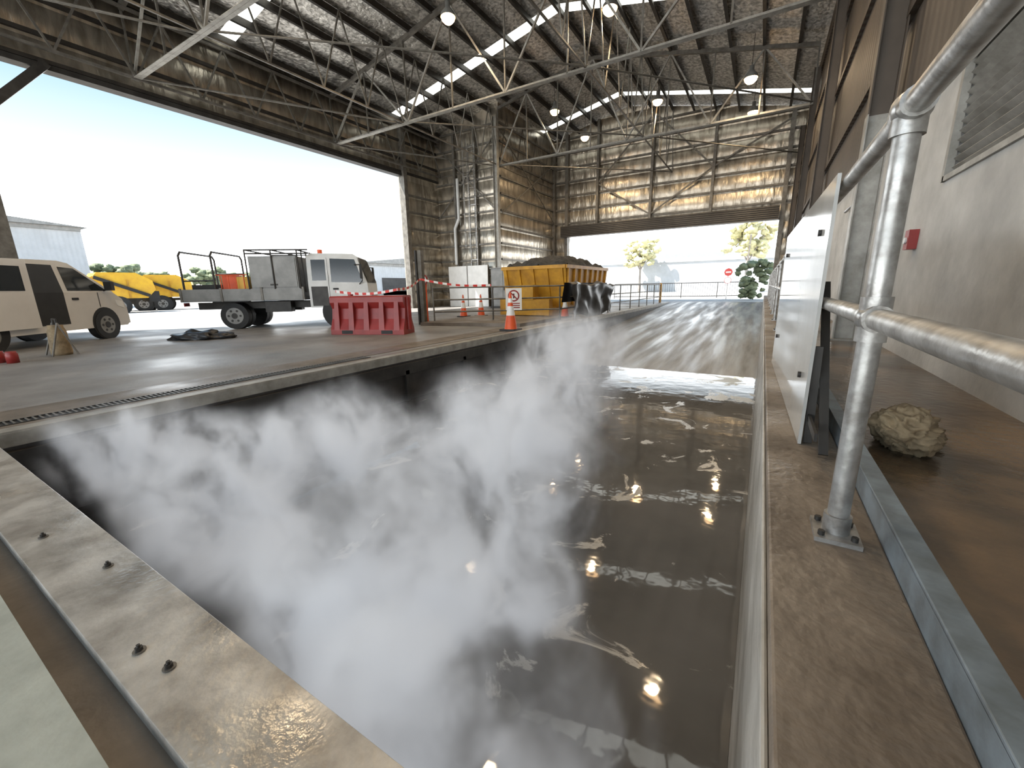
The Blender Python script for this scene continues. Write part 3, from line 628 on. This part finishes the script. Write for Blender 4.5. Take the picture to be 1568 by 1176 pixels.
# ------------------------------------------------------------------ steam (density grid baked by geometry nodes)
def steam():
    m=bpy.data.materials.new("steam_volume"); m.use_nodes=True; nt=m.node_tree; nt.nodes.clear()
    out=N(nt,"ShaderNodeOutputMaterial"); vs=N(nt,"ShaderNodeVolumePrincipled")
    vs.inputs["Color"].default_value=(.99,.995,1,1); vs.inputs["Anisotropy"].default_value=0; vs.inputs["Density"].default_value=7.0
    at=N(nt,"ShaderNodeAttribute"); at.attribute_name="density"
    em=N(nt,"ShaderNodeMath",operation='MULTIPLY'); em.inputs[1].default_value=1.5; nt.links.new(at.outputs["Fac"],em.inputs[0]); nt.links.new(em.outputs[0],vs.inputs["Emission Strength"])  # added glow that follows density, standing in for light scattered inside the steam
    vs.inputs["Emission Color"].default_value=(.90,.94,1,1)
    nt.links.new(vs.outputs[0],out.inputs["Volume"])
    m.cycles.volume_step_rate=2.5
    nt=bpy.data.node_groups.new("steam_field","GeometryNodeTree")
    nt.interface.new_socket(name="Geometry",in_out='INPUT',socket_type='NodeSocketGeometry')
    nt.interface.new_socket(name="Geometry",in_out='OUTPUT',socket_type='NodeSocketGeometry')
    P=N(nt,"GeometryNodeInputPosition").outputs[0]
    wn=N(nt,"ShaderNodeTexNoise"); wn.inputs["Scale"].default_value=1.2; wn.inputs["Detail"].default_value=3; nt.links.new(P,wn.inputs["Vector"])
    w1=N(nt,"ShaderNodeVectorMath",operation='SUBTRACT'); w1.inputs[1].default_value=(.5,.5,.5); nt.links.new(wn.outputs["Color"],w1.inputs[0])
    w2=N(nt,"ShaderNodeVectorMath",operation='MULTIPLY'); w2.inputs[1].default_value=(1.1,1.1,.6); nt.links.new(w1.outputs[0],w2.inputs[0])
    w3=N(nt,"ShaderNodeVectorMath",operation='ADD'); nt.links.new(P,w3.inputs[0]); nt.links.new(w2.outputs[0],w3.inputs[1]); W=w3.outputs[0]
    blobs=[((-.72,.72,-.35),(.40,.38,.6),1.7),((-1.15,.82,-.3),(.42,.40,.55),2.6),((-1.15,1.4,-.3),(.42,.6,.5),1.7),((-1.45,2.3,-.3),(.55,.9,.55),1.3),((-2.2,3.2,-.35),(.8,1.0,.5),.8),
           ((-2.3,5.0,-.3),(.8,1.3,.55),.5),((-2.8,7.0,-.15),(.9,1.4,.65),.45),((-3.2,8.6,.0),(.7,.8,.6),.38),
           ((-2.7,1.05,-.35),(.75,.42,.38),1.5),((-3.5,1.5,-.3),(.7,.6,.36),1.3),((-4.2,1.2,-.22),(.6,.6,.34),1.6),((-3.2,2.3,-.3),(.9,.7,.36),.9)]
    acc=None
    for c,r,a in blobs:
        s1=N(nt,"ShaderNodeVectorMath",operation='SUBTRACT'); s1.inputs[1].default_value=c; nt.links.new(W,s1.inputs[0])
        s2=N(nt,"ShaderNodeVectorMath",operation='DIVIDE'); s2.inputs[1].default_value=r; nt.links.new(s1.outputs[0],s2.inputs[0])
        s3=N(nt,"ShaderNodeVectorMath",operation='LENGTH'); nt.links.new(s2.outputs[0],s3.inputs[0])
        mr=N(nt,"ShaderNodeMapRange",interpolation_type='SMOOTHSTEP'); mr.inputs[1].default_value=1.35; mr.inputs[2].default_value=.1; mr.inputs[3].default_value=0; mr.inputs[4].default_value=a
        nt.links.new(s3.outputs["Value"],mr.inputs[0])
        if acc is None: acc=mr.outputs[0]
        else:
            ad=N(nt,"ShaderNodeMath",operation='MAXIMUM'); nt.links.new(acc,ad.inputs[0]); nt.links.new(mr.outputs[0],ad.inputs[1]); acc=ad.outputs[0]
    mp=N(nt,"ShaderNodeVectorMath",operation='MULTIPLY'); mp.inputs[1].default_value=(1.5,1.5,.6); nt.links.new(W,mp.inputs[0])
    no=N(nt,"ShaderNodeTexNoise"); no.inputs["Scale"].default_value=1.5; no.inputs["Detail"].default_value=6; no.inputs["Roughness"].default_value=.58; no.inputs["Distortion"].default_value=1.0
    nt.links.new(mp.outputs[0],no.inputs["Vector"])
    m2=N(nt,"ShaderNodeMapRange",interpolation_type='SMOOTHSTEP'); m2.inputs[1].default_value=.455; m2.inputs[2].default_value=.70; m2.inputs[3].default_value=0.015; m2.inputs[4].default_value=1.6; nt.links.new(no.outputs[0],m2.inputs[0])
    mu=N(nt,"ShaderNodeMath",operation='MULTIPLY'); nt.links.new(acc,mu.inputs[0]); nt.links.new(m2.outputs[0],mu.inputs[1])
    vc=N(nt,"GeometryNodeVolumeCube"); nt.links.new(mu.outputs[0],vc.inputs["Density"])
    vc.inputs["Min"].default_value=(PX0+.02,PY0+.02,WZ+.01); vc.inputs["Max"].default_value=(.05,10.4,.9)
    vc.inputs["Resolution X"].default_value=190; vc.inputs["Resolution Y"].default_value=380; vc.inputs["Resolution Z"].default_value=66
    sm=N(nt,"GeometryNodeSetMaterial"); sm.inputs["Material"].default_value=m; nt.links.new(vc.outputs[0],sm.inputs[0])
    go=N(nt,"NodeGroupOutput"); nt.links.new(sm.outputs[0],go.inputs[0])
    return m,nt
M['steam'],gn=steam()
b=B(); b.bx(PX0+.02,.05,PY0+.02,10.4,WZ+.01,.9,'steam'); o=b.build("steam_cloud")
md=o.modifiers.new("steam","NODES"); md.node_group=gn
# ------------------------------------------------------------------ world & lights
w=bpy.data.worlds.new("World"); sc.world=w; w.use_nodes=True; nt=w.node_tree
bg=nt.nodes["Background"]; tc=N(nt,"ShaderNodeTexCoord"); sx=N(nt,"ShaderNodeSeparateXYZ"); nt.links.new(tc.outputs["Generated"],sx.inputs[0])
cr=N(nt,"ShaderNodeValToRGB"); e=cr.color_ramp.elements; e[0].position=0; e[0].color=(1,1,1,1); e[1].position=.75; e[1].color=(.08,.13,.20,1)
for p_,c_ in((.16,(.92,.97,1,1)),(.235,(.145,.165,.18,1)),(.32,(.085,.125,.16,1))):
    x=cr.color_ramp.elements.new(p_); x.color=c_
nt.links.new(sx.outputs[2],cr.inputs[0]); nt.links.new(cr.outputs[0],bg.inputs[0]); bg.inputs[1].default_value=5.4
s=bpy.data.lights.new("sun","SUN"); s.energy=12; s.angle=.01; s.color=(1,.95,.88); so=bpy.data.objects.new("sun",s); sc.collection.objects.link(so)
so.rotation_euler=Vector((-.40,-.42,.80)).to_track_quat('Z','Y').to_euler()
def portal(name,loc,rot,sx_,sy_):
    l=bpy.data.lights.new(name,"AREA"); l.shape='RECTANGLE'; l.size=sx_; l.size_y=sy_; l.cycles.is_portal=True
    o=bpy.data.objects.new(name,l); sc.collection.objects.link(o); o.location=loc; o.rotation_euler=rot
portal("daylight_portal_left",(XL-.1,10.05,3.5),(0,-math.pi/2,0),7,14.3)
portal("daylight_portal_back",(-5.8,YB+.1,2.1),(-math.pi/2,0,0),11.6,4.3)
portal("daylight_portal_rear",(-8,YN,5),(math.pi/2,0,0),18,10)
# ------------------------------------------------------------------ camera
cam=bpy.data.cameras.new("camera"); co=bpy.data.objects.new("camera",cam); sc.collection.objects.link(co)
cam.sensor_fit='HORIZONTAL'; cam.sensor_width=36; cam.lens=883/2212*36; cam.clip_start=.02; cam.clip_end=500
Yv=Vector((544,217,-883)).normalized(); Xv=-Vector((-1506,179,-883)); Xv=(Xv-Yv*Xv.dot(Yv)).normalized(); Zv=Xv.cross(Yv)
R=Matrix((Xv,Yv,Zv)); mw=R.to_4x4(); mw.translation=Vector((0,0,1)); co.matrix_world=mw
sc.camera=co
sc.view_settings.view_transform='Standard'; sc.view_settings.look='None'; sc.view_settings.exposure=.4
